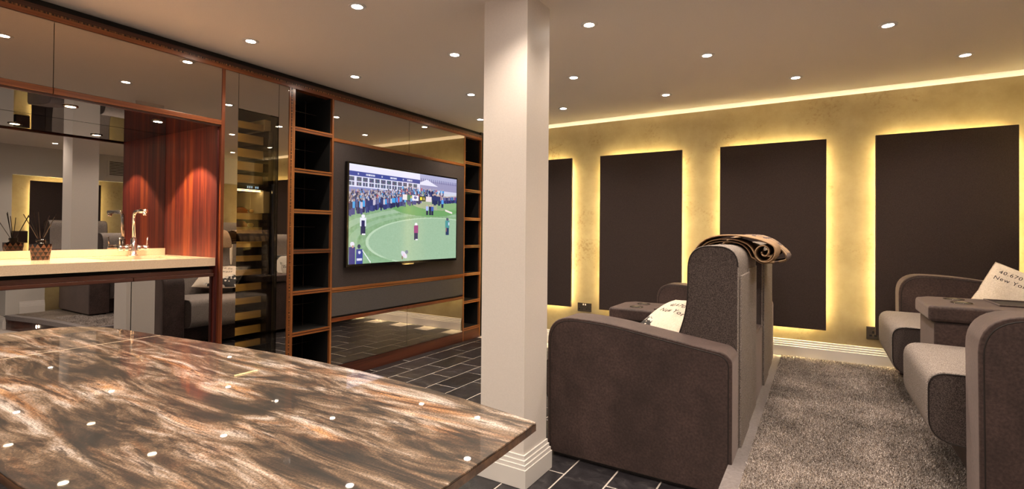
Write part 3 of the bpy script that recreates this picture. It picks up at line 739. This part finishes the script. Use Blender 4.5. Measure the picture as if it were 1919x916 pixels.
    # camera crew
    blend((abs(uu_ - .026) < .024) & (vv_ < .17), (.03, .03, .20)); blend(((uu_ - .028) / .016) ** 2 + ((vv_ - .20) / .024) ** 2 < 1, (.75, .72, .85)); blend(((uu_ - .032) / .008) ** 2 + ((vv_ - .175) / .014) ** 2 < 1, (.55, .32, .28))
    blend((abs(uu_ - .082) < .024) & (vv_ < .15), (.03, .05, .28)); blend(((uu_ - .078) / .012) ** 2 + ((vv_ - .175) / .022) ** 2 < 1, (.02, .03, .10)); blend(((uu_ - .082) / .009) ** 2 + ((vv_ - .115) / .016) ** 2 < 1, (.65, .65, .85)); blend((abs(uu_ - .082) < .02) & (abs(vv_ - .045) < .012), (.7, .7, .9))
    blend((abs(vv_ - .135 + (uu_ - .105) * 2.0) < .008) & (uu_ > .105) & (uu_ < .168) & (vv_ > .0), (.8, .85, .85))
    return np.clip(sm(A[..., 0], 0), 0, 1)[..., None] * [1, 0, 0] + A[..., 1:2] * [0, 1, 0] + A[..., 2:3] * [0, 0, 1]

def colour_grid(name, A, pos, mat, parent, smooth=True):
    """grid mesh whose faces take the colours of array A (rows from v=0); pos(u,v)->world"""
    Hh, W = A.shape[:2]; me = bpy.data.meshes.new(name); org = np.array(wloc(parent))
    U, Vv = np.meshgrid(np.linspace(0, 1, W + 1), np.linspace(0, 1, Hh + 1)); P = pos(U.ravel(), Vv.ravel()) - org
    me.vertices.add(len(P)); me.vertices.foreach_set('co', P.ravel())
    i, j = np.meshgrid(np.arange(W), np.arange(Hh)); a_ = (j * (W + 1) + i).ravel(); F = np.stack([a_, a_ + 1, a_ + W + 2, a_ + W + 1], 1)
    me.loops.add(F.size); me.loops.foreach_set('vertex_index', F.ravel()); nF = len(F)
    me.polygons.add(nF); me.polygons.foreach_set('loop_start', np.arange(0, nF * 4, 4)); me.polygons.foreach_set('loop_total', np.full(nF, 4))
    if smooth: me.polygons.foreach_set('use_smooth', np.ones(nF, bool))
    me.update(calc_edges=True)
    ca = me.color_attributes.new('Col', 'FLOAT_COLOR', 'CORNER'); C4 = np.ones((nF, 4)); C4[:, :3] = np.clip(A, 0, 1).reshape(-1, 3)
    ca.data.foreach_set('color', np.repeat(C4, 4, 0).ravel()); me.materials.append(mat)
    o = bpy.data.objects.new(name, me); COL.objects.link(o); o.parent = parent; return o

XT = -3.352
t = thing('television', 'large wall-hung television showing a golf green with spectators', 'television', (XT, 3.59, .92))
pbox('case', M_blackgloss, t, -3.385, XT, 2.850, 4.338, .918, 1.806, bevel=.003)
pbox('wall_mount', M_black, t, XC, -3.385, 3.3, 3.9, 1.1, 1.6)
sy0, sy1, sz0, sz1 = 2.868, 4.322, .944, 1.790
colour_grid('screen', raster_tv(), lambda U, V_: np.stack([np.full_like(U, XT + .0012), sy0 + (sy1 - sy0) * U, sz0 + (sz1 - sz0) * V_], 1), vcol('television picture', .55), t, False)
pbox('badge', M_chrome, t, XT - .01, XT + .004, 3.50, 3.66, .910, .922)

# ------------------------------------------------------------------ marble table
t = thing('dining_table', 'long bowed table with a polished brown streaked marble-look top', 'table', (-1.48, .6, 0))
farE = [(-.478, .880), (-.57, .897), (-.664, .912), (-.818, .930), (-1.0, .944), (-1.215, .947), (-1.4, .940), (-1.6, .925), (-1.82, .900), (-1.986, .876)]
farE2 = [(-2.187, .853), (-2.30, .833), (-2.355, .815), (-2.41, .785), (-2.447, .735), (-2.462, .66), (-2.467, .60)]
def mir(p): return (p[0], 1.2 - p[1])
right = [(-.473, .75), (-.470, .6), (-.473, .45)]
polyR = farE + [mir(p) for p in reversed(farE)] + list(reversed(right))
polyL = [farE[-1]] + farE2 + [mir(p) for p in reversed(farE2[:-1])] + [mir(farE[-1])]
ZTB = .85
def slab(poly, shrink, z0, z1, mat, name):
    c = (-1.3, .6); pts = [(x + (shrink if x < c[0] else -shrink) * 0, y) for x, y in poly]
    return put(name, MB().prism(pts, 2, z0, z1), mat, t, bevel=.0015)
gapR = [(x if x > -1.98 else -1.9850, y) for x, y in polyR]; gapL = [(x if x < -1.99 else -1.9885, y) for x, y in polyL]
slab(gapR, 0, ZTB - .004, ZTB, M_table, 'top_slab'); slab(gapL, 0, ZTB - .004, ZTB, M_table, 'top_slab')
put('edge_band', MB().prism(polyR, 2, ZTB - .0175, ZTB - .0042), M_tedge, t)
put('edge_band', MB().prism(polyL, 2, ZTB - .0175, ZTB - .0042), M_tedge, t)
pbox('seam', M_seam, t, -1.9884, -1.9851, .326, .874, ZTB - .004, ZTB - .0003)
pbox('pedestal', M_wdx, t, -1.75, -1.25, .47, .73, .03, ZTB - .0177, bevel=.01)
pbox('foot_plate', M_steel, t, -1.9, -1.1, .35, .85, 0.001, .03, bevel=.004)

# ------------------------------------------------------------------ cinema sofas (local frame: arm front at x=0, first arm side at y=0)
def rounded(pts, rad, n=5):
    """round polygon corners: pts (x,z), rad per corner"""
    out = []; L = len(pts)
    for i in range(L):
        p = Vector(pts[i]); a_ = Vector(pts[i - 1]); b_ = Vector(pts[(i + 1) % L]); r_ = rad[i]
        if r_ <= 0: out.append(tuple(p)); continue
        d1 = (a_ - p); d2 = (b_ - p); k = min(r_, d1.length * .48, d2.length * .48); p1 = p + d1.normalized() * k; p2 = p + d2.normalized() * k
        for j in range(n + 1):
            s = j / n; out.append(tuple((1 - s) ** 2 * p1 + 2 * s * (1 - s) * p + s * s * p2))
    return out
def pathpipe(mb, pts, y, r=.0035):
    mb.tube([(x, y, z) for x, z in pts], r, 6); return mb
def soft(name, pts, y0, y1, mat, parent, bev=.02, side=None):
    """upholstered block, (x,z) outline extruded in y, bevelled; optional second material on the side faces"""
    mb = MB(); mb.prism([(p[0], p[1]) for p in pts], 1, y0, y1)
    if side is not None:
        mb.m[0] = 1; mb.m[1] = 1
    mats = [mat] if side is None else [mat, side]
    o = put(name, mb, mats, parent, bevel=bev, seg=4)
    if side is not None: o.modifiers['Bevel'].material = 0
    return o
def cinema_sofa(label, ox, oy, oz, wedge=0.):
    t = thing('cinema_sofa', label, 'sofa', (ox + .45, oy + 1.2, oz), 'cinema sofas')
    S = lambda pts: [(ox + x, oz + z) for x, z in pts]
    arm_o = rounded([(.0, .02), (-.006, .765), (.30, .765), (.915, .676), (.945, .645), (.945, .02)], [.01, .235, .16, .03, .04, .02], 9)
    for (a_, b_, face) in [(0, .2, -1), (2.2, 2.4, 1)]:
        soft('arm', S(arm_o), oy + a_, oy + b_, M_suede, t, .015)
        yy = oy + (a_ if face < 0 else b_) ; mb = MB(); 
        inner_ = [(.47 + (x - .47) * .966, .03 + (z - .03) * .979) for x, z in arm_o if z > .03]
        inner_.insert(0, (.016, .03)); inner_.append((.929, .03))
        put('piping', pathpipe(mb, S(inner_), yy - face * .0015 + (0), .003), M_pipe, t)
        yi = oy + (b_ if face < 0 else a_); put('piping', pathpipe(MB(), S([(x, z) for x, z in inner_]), yi + face * .0015, .003), M_pipe, t)
        pbox('foot', M_pipe, t, ox + .03, ox + .90, oy + a_ + .02, oy + b_ - .02, oz + .003, oz + .022)
    seatp = rounded([(.30, .49), (-.126, .492), (-.124, .205), (.06, .185), (.62, .185), (.62, .47)], [.05, .07, .10, 0, 0, .03], 6)
    backp = rounded([(.945, .05), (.945, 1.166), (.70, 1.170), (.698, .84), (.635, .64), (.60, .44), (.60, .05)], [0, .10, .16, .12, .1, .1, 0], 9)
    seats = [(.205, .985 - wedge), (1.415, 2.195)]
    for k, (a_, b_) in enumerate(seats):
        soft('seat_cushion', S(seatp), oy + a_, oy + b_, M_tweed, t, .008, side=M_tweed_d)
        ed = [(.2 + (x - .2) * .98, .34 + (z - .34) * .96) for x, z in seatp[:-8]]
        put('piping', pathpipe(MB(), S(ed), oy + a_ - .001, .0028), M_pipe, t)
        pbox('seat_base', M_suede, t, ox + .045, ox + .90, oy + a_, oy + b_, oz + .03, oz + .192)
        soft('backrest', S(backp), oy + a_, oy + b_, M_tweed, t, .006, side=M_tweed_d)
        eb = [(.82 + (x - .82) * .97, .6 + (z - .6) * .993) for x, z in backp if z > .06]
        for yy in (oy + a_ - .001, oy + b_ + .001):
            put('piping', pathpipe(MB(), S(eb), yy, .0028), M_pipe, t)
        pbox('rear_panel', M_tweed, t, ox + .9455, ox + .957, oy + a_ + .02, oy + a_ + .36, oz + .03, oz + 1.02, bevel=.004)
        pbox('rear_panel', M_tweed, t, ox + .9455, ox + .951, oy + a_ + .365, oy + b_ - .02, oz + .03, oz + 1.035, bevel=.002)
    # console between the seats
    cp_ = [(ox - .01, oy + 1.0), (ox + .02, oy + 1.40), (ox + .60, oy + 1.41), (ox + .60, oy + .985 - wedge * .0), (ox + .2, oy + .99)]
    def plan(x0): return [(x0, 1.0 - wedge), (x0, 1.34), (x0 + .05, 1.405), (.66, 1.412), (.66, .99 - wedge)]
    put('console_body', MB().prism([(ox + x, oy + y) for x, y in plan(.005)], 2, oz + .03, oz + .60), M_suede, t, bevel=.012, seg=3)
    body2 = MB().prism([(ox + x, oy + y) for x, y in [(.66, .99 - wedge), (.66, 1.41), (.945, 1.41), (.945, .99 - wedge)]], 2, oz + .03, oz + .60)
    put('console_rear', body2, M_suede, t, bevel=.012, seg=3)
    lid = put('console_lid', MB().prism([(ox + x, oy + y) for x, y in [(-.02, .985 - wedge), (-.02, 1.33), (.04, 1.415), (.66, 1.415), (.66, .985 - wedge)]], 2, oz + .608, oz + .690), M_suede, t, bevel=.018, seg=4)
    pbox('tray_recess', M_pipe, lid, ox + .30, ox + .60, oy + 1.06, oy + 1.35, oz + .6905, oz + .692)
    mbt = MB()
    for q in [(.29, .61, 1.05, 1.06), (.29, .61, 1.35, 1.36), (.29, .30, 1.06, 1.35), (.60, .61, 1.06, 1.35)]: mbt.box(ox + q[0], ox + q[1], oy + q[2], oy + q[3], oz + .6905, oz + .698)
    put('tray_rim', mbt, M_suede, lid, bevel=.002)
    for yy in (1.10, 1.28):
        put('cup_holder', MB().lathe([(.045, .0), (.050, .004), (.044, .005), (.040, .001), (.038, .0005)], (ox + .15, oy + yy, oz + .690), 24, closed=False), M_chrome, lid, smooth=True)
        put('cup_well', MB().lathe([(.040, .0), (.040, .002)], (ox + .15, oy + yy, oz + .690), 20), M_pipe, lid)
    return t
cinema_sofa('front brown suede and tweed cinema sofa on the slate floor beside the column', -1.285, 2.5, 0)
cinema_sofa('rear brown suede and tweed cinema sofa on the carpeted riser at the right', .507, 2.5, ZR + .004, .095)

# ------------------------------------------------------------------ scatter cushions
def portrait(W=90, hair=0):
    A = portrait_raw(W, hair)
    for _ in range(max(1, W // 60)):
        A = (2 * A + np.roll(A, 1, 0) + np.roll(A, -1, 0) + np.roll(A, 1, 1) + np.roll(A, -1, 1)) / 6
    return A
def portrait_raw(W=90, hair=0):
    """black and white print of a woman's head, with pale linen above"""
    u, v = np.meshgrid((np.arange(W) + .5) / W, (np.arange(W) + .5) / W); A = np.ones((W, W, 3)) * (.02, .02, .022)
    def b(mask, c): A[mask] = c
    def el(cx, cy_, rx, ry): return ((u - cx) / rx) ** 2 + ((v - cy_) / ry) ** 2 < 1
    sk = (.72, .67, .62)
    b(el(.5, .12, .34, .2), sk); b(el(.5, .55, .36, .40), (.03, .03, .03) if hair == 0 else (.62, .58, .54))
    if hair: 
        b(el(.34, .80, .12, .08), (.1, .1, .1)); b(el(.66, .72, .05, .16), (.25, .24, .22))
    b((abs(u - .5) < .12) & (v < .35), (.45, .42, .39)); fm = el(.5, .50, .22, .30); sh_ = np.clip(1.15 - 2.2 * (u - .42), .35, 1.1)[..., None]; A[fm] = (np.array(sk) * sh_)[fm]
    b(el(.5, .80, .25, .10) & (v > .70), (.04, .04, .04) if hair == 0 else (.55, .52, .48))
    for s in (-1, 1):
        b(el(.5 + s * .105, .56, .055, .024), (.05, .05, .05)); b(el(.5 + s * .105, .56, .02, .014), (.6, .58, .55)); b(el(.5 + s * .11, .615, .07, .010), (.06, .05, .05))
    b(el(.5, .43, .03, .018), (.35, .32, .3)); b(el(.5, .345, .075, .022), (.12, .09, .09))
    for k in range(9): b(el(.26 + k * .06, .17 - .03 * math.sin(k / 8 * PI), .022, .022), (.85, .82, .78) if hair == 0 else (.1, .1, .1))
    return A
def linen_art(W=90, dark=True):
    u, v = np.meshgrid((np.arange(W) + .5) / W, (np.arange(W) + .5) / W)
    A = np.ones((W, W, 3)) * (.70, .60, .50) + rng.normal(0, .03, (W, W, 1))
    if dark:
        n_ = rng.normal(0, 1, (W, W))
        for _ in range(10): n_ = (n_ + np.roll(n_, 1, 0) + np.roll(n_, -1, 0) + np.roll(n_, 1, 1) + np.roll(n_, -1, 1)) / 5
        n_ = n_ / n_.std()
        mk = (-u * .8 - v + .52 + n_ * .05 > 0); A[mk] = (.03, .028, .03)
        mk2 = mk & (n_ > .9); A[mk2] = (.65, .6, .55)
    return A
def collage(right, W=90):
    """pale linen with a portrait print in one lower corner"""
    A = linen_art(W, not right)
    if not right: return A
    P = portrait(64, 0); x0 = 38; y0 = -16
    u, v = np.meshgrid(np.arange(W), np.arange(W))
    for j in range(W):
        for i in range(W):
            a_, b_ = i - x0, j - y0
            if 0 <= a_ < 64 and 0 <= b_ < 64:
                edge = (i - x0) if right else (x0 + 64 - i)
                if edge + 6 * math.sin(j * .35) + 3 * math.sin(i * .9) > 14 and b_ < 58 + 4 * math.sin(i * .5): A[j, i] = P[b_, a_]
    return A
def cushion(label, c, xax, yax, size, artF, artB, thick=.075, lines=None, lines_back=False, parts=True):
    """square cushion: xax, yax span the face, their cross product is the front"""
    xa = np.array(Vector(xax).normalized()); ya = Vector(yax); ya = (ya - Vector(xa) * ya.dot(Vector(xa))).normalized(); za = np.array(Vector(xa).cross(ya)); ya = np.array(ya); c = np.array(c)
    t = thing('cushion', label, 'cushion', tuple(c), 'printed cushions')
    def surf(U, V_, side, off=0.):
        a_ = 2 * U - 1; b_ = 2 * V_ - 1
        if side < 0: a_ = -a_
        r_ = np.clip((1 - np.abs(a_) ** 2.6) * (1 - np.abs(b_) ** 2.6), 0, 1) ** .55
        pin = 1 - .07 * (1 - np.abs(a_ * b_) ** .5 * 1.0) * (np.abs(a_) ** 4 + np.abs(b_) ** 4) / 2
        wob = .006 * np.sin(7 * a_ + 3 * b_) * r_
        return c + np.outer(a_ * pin * size / 2, xa) + np.outer(b_ * pin * size / 2, ya) + np.outer(side * (thick * r_ + off) + wob, za)
    mv = vcol('printed cushion cloth')
    colour_grid('front_cover', artF, lambda U, V_: surf(U, V_, 1), mv, t)
    colour_grid('back_cover', artB, lambda U, V_: surf(U, V_, -1), mv, t)
    s = np.linspace(0, 1, 15)[:-1]; UU = np.concatenate([s, s * 0 + 1, 1 - s, s * 0]); VV = np.concatenate([s * 0, s, s * 0 + 1, 1 - s]); ring = surf(UU, VV, 1)
    put('seam', MB().tube([tuple(p) for p in ring] + [tuple(ring[0])], .003, 6), M_linen, t)
    for (txt, u0, v0, hgt) in (lines or []):
        side = -1 if lines_back else 1
        cu = bpy.data.curves.new('txt', 'FONT'); cu.body = txt; cu.size = hgt; cu.space_character = 1.15
        ob = bpy.data.objects.new('txt', cu); COL.objects.link(ob); dg = bpy.context.evaluated_depsgraph_get(); me0 = bpy.data.meshes.new_from_object(ob.evaluated_get(dg))
        co = np.zeros(len(me0.vertices) * 3); me0.vertices.foreach_get('co', co); co = co.reshape(-1, 3)
        P = surf(u0 + co[:, 0], v0 + co[:, 1], side, .0015) - c
        me0.vertices.foreach_set('co', P.ravel()); me0.materials.clear(); me0.materials.append(M_ink); me0.update(); me0.name = 'lettering'
        lo_ = bpy.data.objects.new('lettering', me0); COL.objects.link(lo_); lo_.parent = t; bpy.data.objects.remove(ob); bpy.data.curves.remove(cu)
    return t
# front sofa, near seat
cushion('linen cushion lettered New York with a black portrait print, on the near front seat', (-.80, 3.30, .665), (.78, -.62, 0), (.62, .62, .48), .42, collage(0), linen_art(60, False), .07,
        [('40.6701,-73.9', .30, .66, .115), ('New York City', .26, .50, .125)])
cushion('black and white portrait cushion with a fair-haired woman on the far front seat', (-.80, 4.10, .70), (0, -1, 0), (.33, 0, 1), .42, portrait(90, 1), linen_art(60, False), .065)
# rear sofa, far seat
cushion('white linen cushion lettered York City on the rear sofa', (1.056, 4.296, .79), (.877, -.206, -.433), (.47, .29, .82), .43, collage(1), linen_art(60, False), .07,
        [('40.6701,-73.97', .09, .83, .085), ('New York City', .07, .72, .085)])

# ------------------------------------------------------------------ throw draped over the front sofa
def sheet(path, y0, y1, th, n=10, wob=.006, seed=0):
    """thick cloth strip: path (x,z) swept in y"""
    P = [Vector((p[0], 0, p[1])) for p in path]; m_ = len(P); mb = MB(); v = []
    for i in range(m_):
        tt = (P[min(i + 1, m_ - 1)] - P[max(i - 1, 0)]).normalized(); nn = Vector((-tt.z, 0, tt.x))
        for k in range(n + 1):
            y = y0 + (y1 - y0) * k / n; wv = wob * math.sin(i * .9 + k * 1.7 + seed)
            v.append(P[i] + nn * wv + Vector((0, y + .006 * math.sin(i * 1.3 + seed), 0)))
    f = [(i * (n + 1) + k, i * (n + 1) + k + 1, (i + 1) * (n + 1) + k + 1, (i + 1) * (n + 1) + k) for i in range(m_ - 1) for k in range(n)]
    mb.add(v, f); return mb
def put_sheet(name, mb, mat, parent, th):
    o = put(name, mb, mat, parent, smooth=True); s = o.modifiers.new('Solidify', 'SOLIDIFY'); s.thickness = th; s.offset = 0
    ss = o.modifiers.new('Subsurf', 'SUBSURF'); ss.levels = 1; ss.render_levels = 1; return o
# plaid cloth
m, nt, b = new_mat('plaid wool'); v = coords(nt)
sx = N(nt, 'ShaderNodeSeparateXYZ'); nt.links.new(v, sx.inputs[0])
def stripes(out, fr, th_):
    a_ = N(nt, 'ShaderNodeMath', operation='MULTIPLY'); a_.inputs[1].default_value = fr; nt.links.new(out, a_.inputs[0])
    s_ = N(nt, 'ShaderNodeMath', operation='SINE'); nt.links.new(a_.outputs[0], s_.inputs[0]); return ramp_from(s_.outputs[0], th_)
def ramp_from(out, th_):
    mr_ = N(nt, 'ShaderNodeMapRange'); mr_.inputs[1].default_value = th_ - .1; mr_.inputs[2].default_value = th_ + .1; nt.links.new(out, mr_.inputs[0]); return mr_.outputs[0]
c1 = stripes(sx.outputs[0], 95, .45); c2 = stripes(sx.outputs[1], 80, .5)
mxa = N(nt, 'ShaderNodeMix', data_type='RGBA'); mxa.inputs[6].default_value = (.46, .31, .19, 1); mxa.inputs[7].default_value = (.10, .075, .085, 1)
mb1 = N(nt, 'ShaderNodeMath', operation='MULTIPLY'); mb1.inputs[1].default_value = .85; nt.links.new(c1, mb1.inputs[0]); nt.links.new(mb1.outputs[0], mxa.inputs[0])
mxb = N(nt, 'ShaderNodeMix', data_type='RGBA'); mxb.inputs[7].default_value = (.12, .085, .09, 1); mb2 = N(nt, 'ShaderNodeMath', operation='MULTIPLY'); mb2.inputs[1].default_value = .8
nt.links.new(c2, mb2.inputs[0]); nt.links.new(mb2.outputs[0], mxb.inputs[0]); nt.links.new(mxa.outputs[2], mxb.inputs[6]); nt.links.new(mxb.outputs[2], b.inputs['Base Color']); b.inputs['Roughness'].default_value = .95
M_plaid = m
t = thing('throw_blanket', 'folded tan and plaid wool throw draped over the front chair backs', 'throw', (-.45, 3.4, 1.17))
def arc_path(off, x_front, z_front, roll=0):
    base = [(-.600, 1.02), (-.592, 1.09), (-.565, 1.14), (-.52, 1.175), (-.46, 1.188), (-.40, 1.186), (-.355, 1.165)]
    pts = []
    for i, (x, z) in enumerate(base):
        a_ = PI * (1 - i / (len(base) - 1)); pts.append((x + off * math.cos(a_) * .8, z + off * (.3 + .7 * math.sin(a_))))
    if roll:
        cx_, cz_ = -.300, 1.105
        for k in range(1, 9): a_ = PI * .45 - k * PI * .26; r_ = (.052 + off) * (1 - k * .0); pts.append((cx_ + r_ * math.cos(a_), cz_ + r_ * math.sin(a_)))
        if roll > 1:
            for k in range(1, 8): a_ = PI * .45 - 8 * PI * .26 - k * PI * .3; r_ = .052 + off - k * .005; pts.append((cx_ + r_ * math.cos(a_), cz_ + r_ * math.sin(a_)))
    return pts
RC = (-.262, 1.128)
def over(off):
    b = [(-.612, 1.00), (-.606, 1.07), (-.585, 1.13), (-.545, 1.168), (-.49, 1.180), (-.42, 1.180), (-.37, 1.165)]
    nrm = [(-1, 0), (-1, .1), (-.85, .5), (-.5, .85), (-.1, 1), (.1, 1), (.5, .85)]
    return [(x + n_[0] * off, z + n_[1] * off) for (x, z), n_ in zip(b, nrm)]
def curl(r0, r1, a0, turns, n):
    return [(RC[0] + (r0 + (r1 - r0) * k / n) * math.cos(a0 - turns * 2 * PI * k / n), RC[1] + (r0 + (r1 - r0) * k / n) * 1.1 * math.sin(a0 - turns * 2 * PI * k / n)) for k in range(n + 1)]
# inner layers hug the chair top, run down its rear and turn up into the roll
put_sheet('fold', sheet(over(.006) + [(-.335, 1.13), (-.325, 1.09)] + [(RC[0] + .060 * math.cos(a_), RC[1] + .066 * math.sin(a_)) for a_ in (3.6, 4.2, 4.8, 5.4)], 3.09, 3.46, .008, wob=.0015, seed=0), M_throw, t, .008)
put_sheet('fold', sheet(over(.020) + [(-.325, 1.155), (-.310, 1.12), (-.300, 1.09)] + [(RC[0] + .046 * math.cos(a_), RC[1] + .052 * math.sin(a_)) for a_ in (3.9, 4.4, 4.9, 5.5, 6.1)], 3.075, 3.47, .008, wob=.0015, seed=1), M_throw, t, .008)
put_sheet('rolled_end', sheet(over(.040)[:-1] + [(-.38, 1.218), (-.325, 1.207), (-.275, 1.196)] + curl(.064, .008, PI * .42, 1.75, 34)[2:], 3.06, 3.48, .008, wob=.001, seed=2), M_throw, t, .009)
# plaid part over the far chair, jutting backwards
pp = [(-.60, 1.06), (-.585, 1.13), (-.54, 1.19), (-.46, 1.215), (-.38, 1.222), (-.31, 1.205), (-.25, 1.170), (-.20, 1.125), (-.172, 1.082), (-.182, 1.062), (-.215, 1.052), (-.26, 1.045), (-.30, 1.045), (-.325, 1.07)]
put_sheet('plaid_end', sheet(pp, 3.62, 4.12, .012, wob=.006, seed=2), M_plaid, t, .012)
pp2 = [(-.40, 1.205), (-.31, 1.195), (-.25, 1.15), (-.22, 1.10), (-.25, 1.085), (-.30, 1.09)]
put_sheet('plaid_inner_fold', sheet(pp2, 3.63, 4.11, .01, wob=.005, seed=3), M_throw, t, .01)
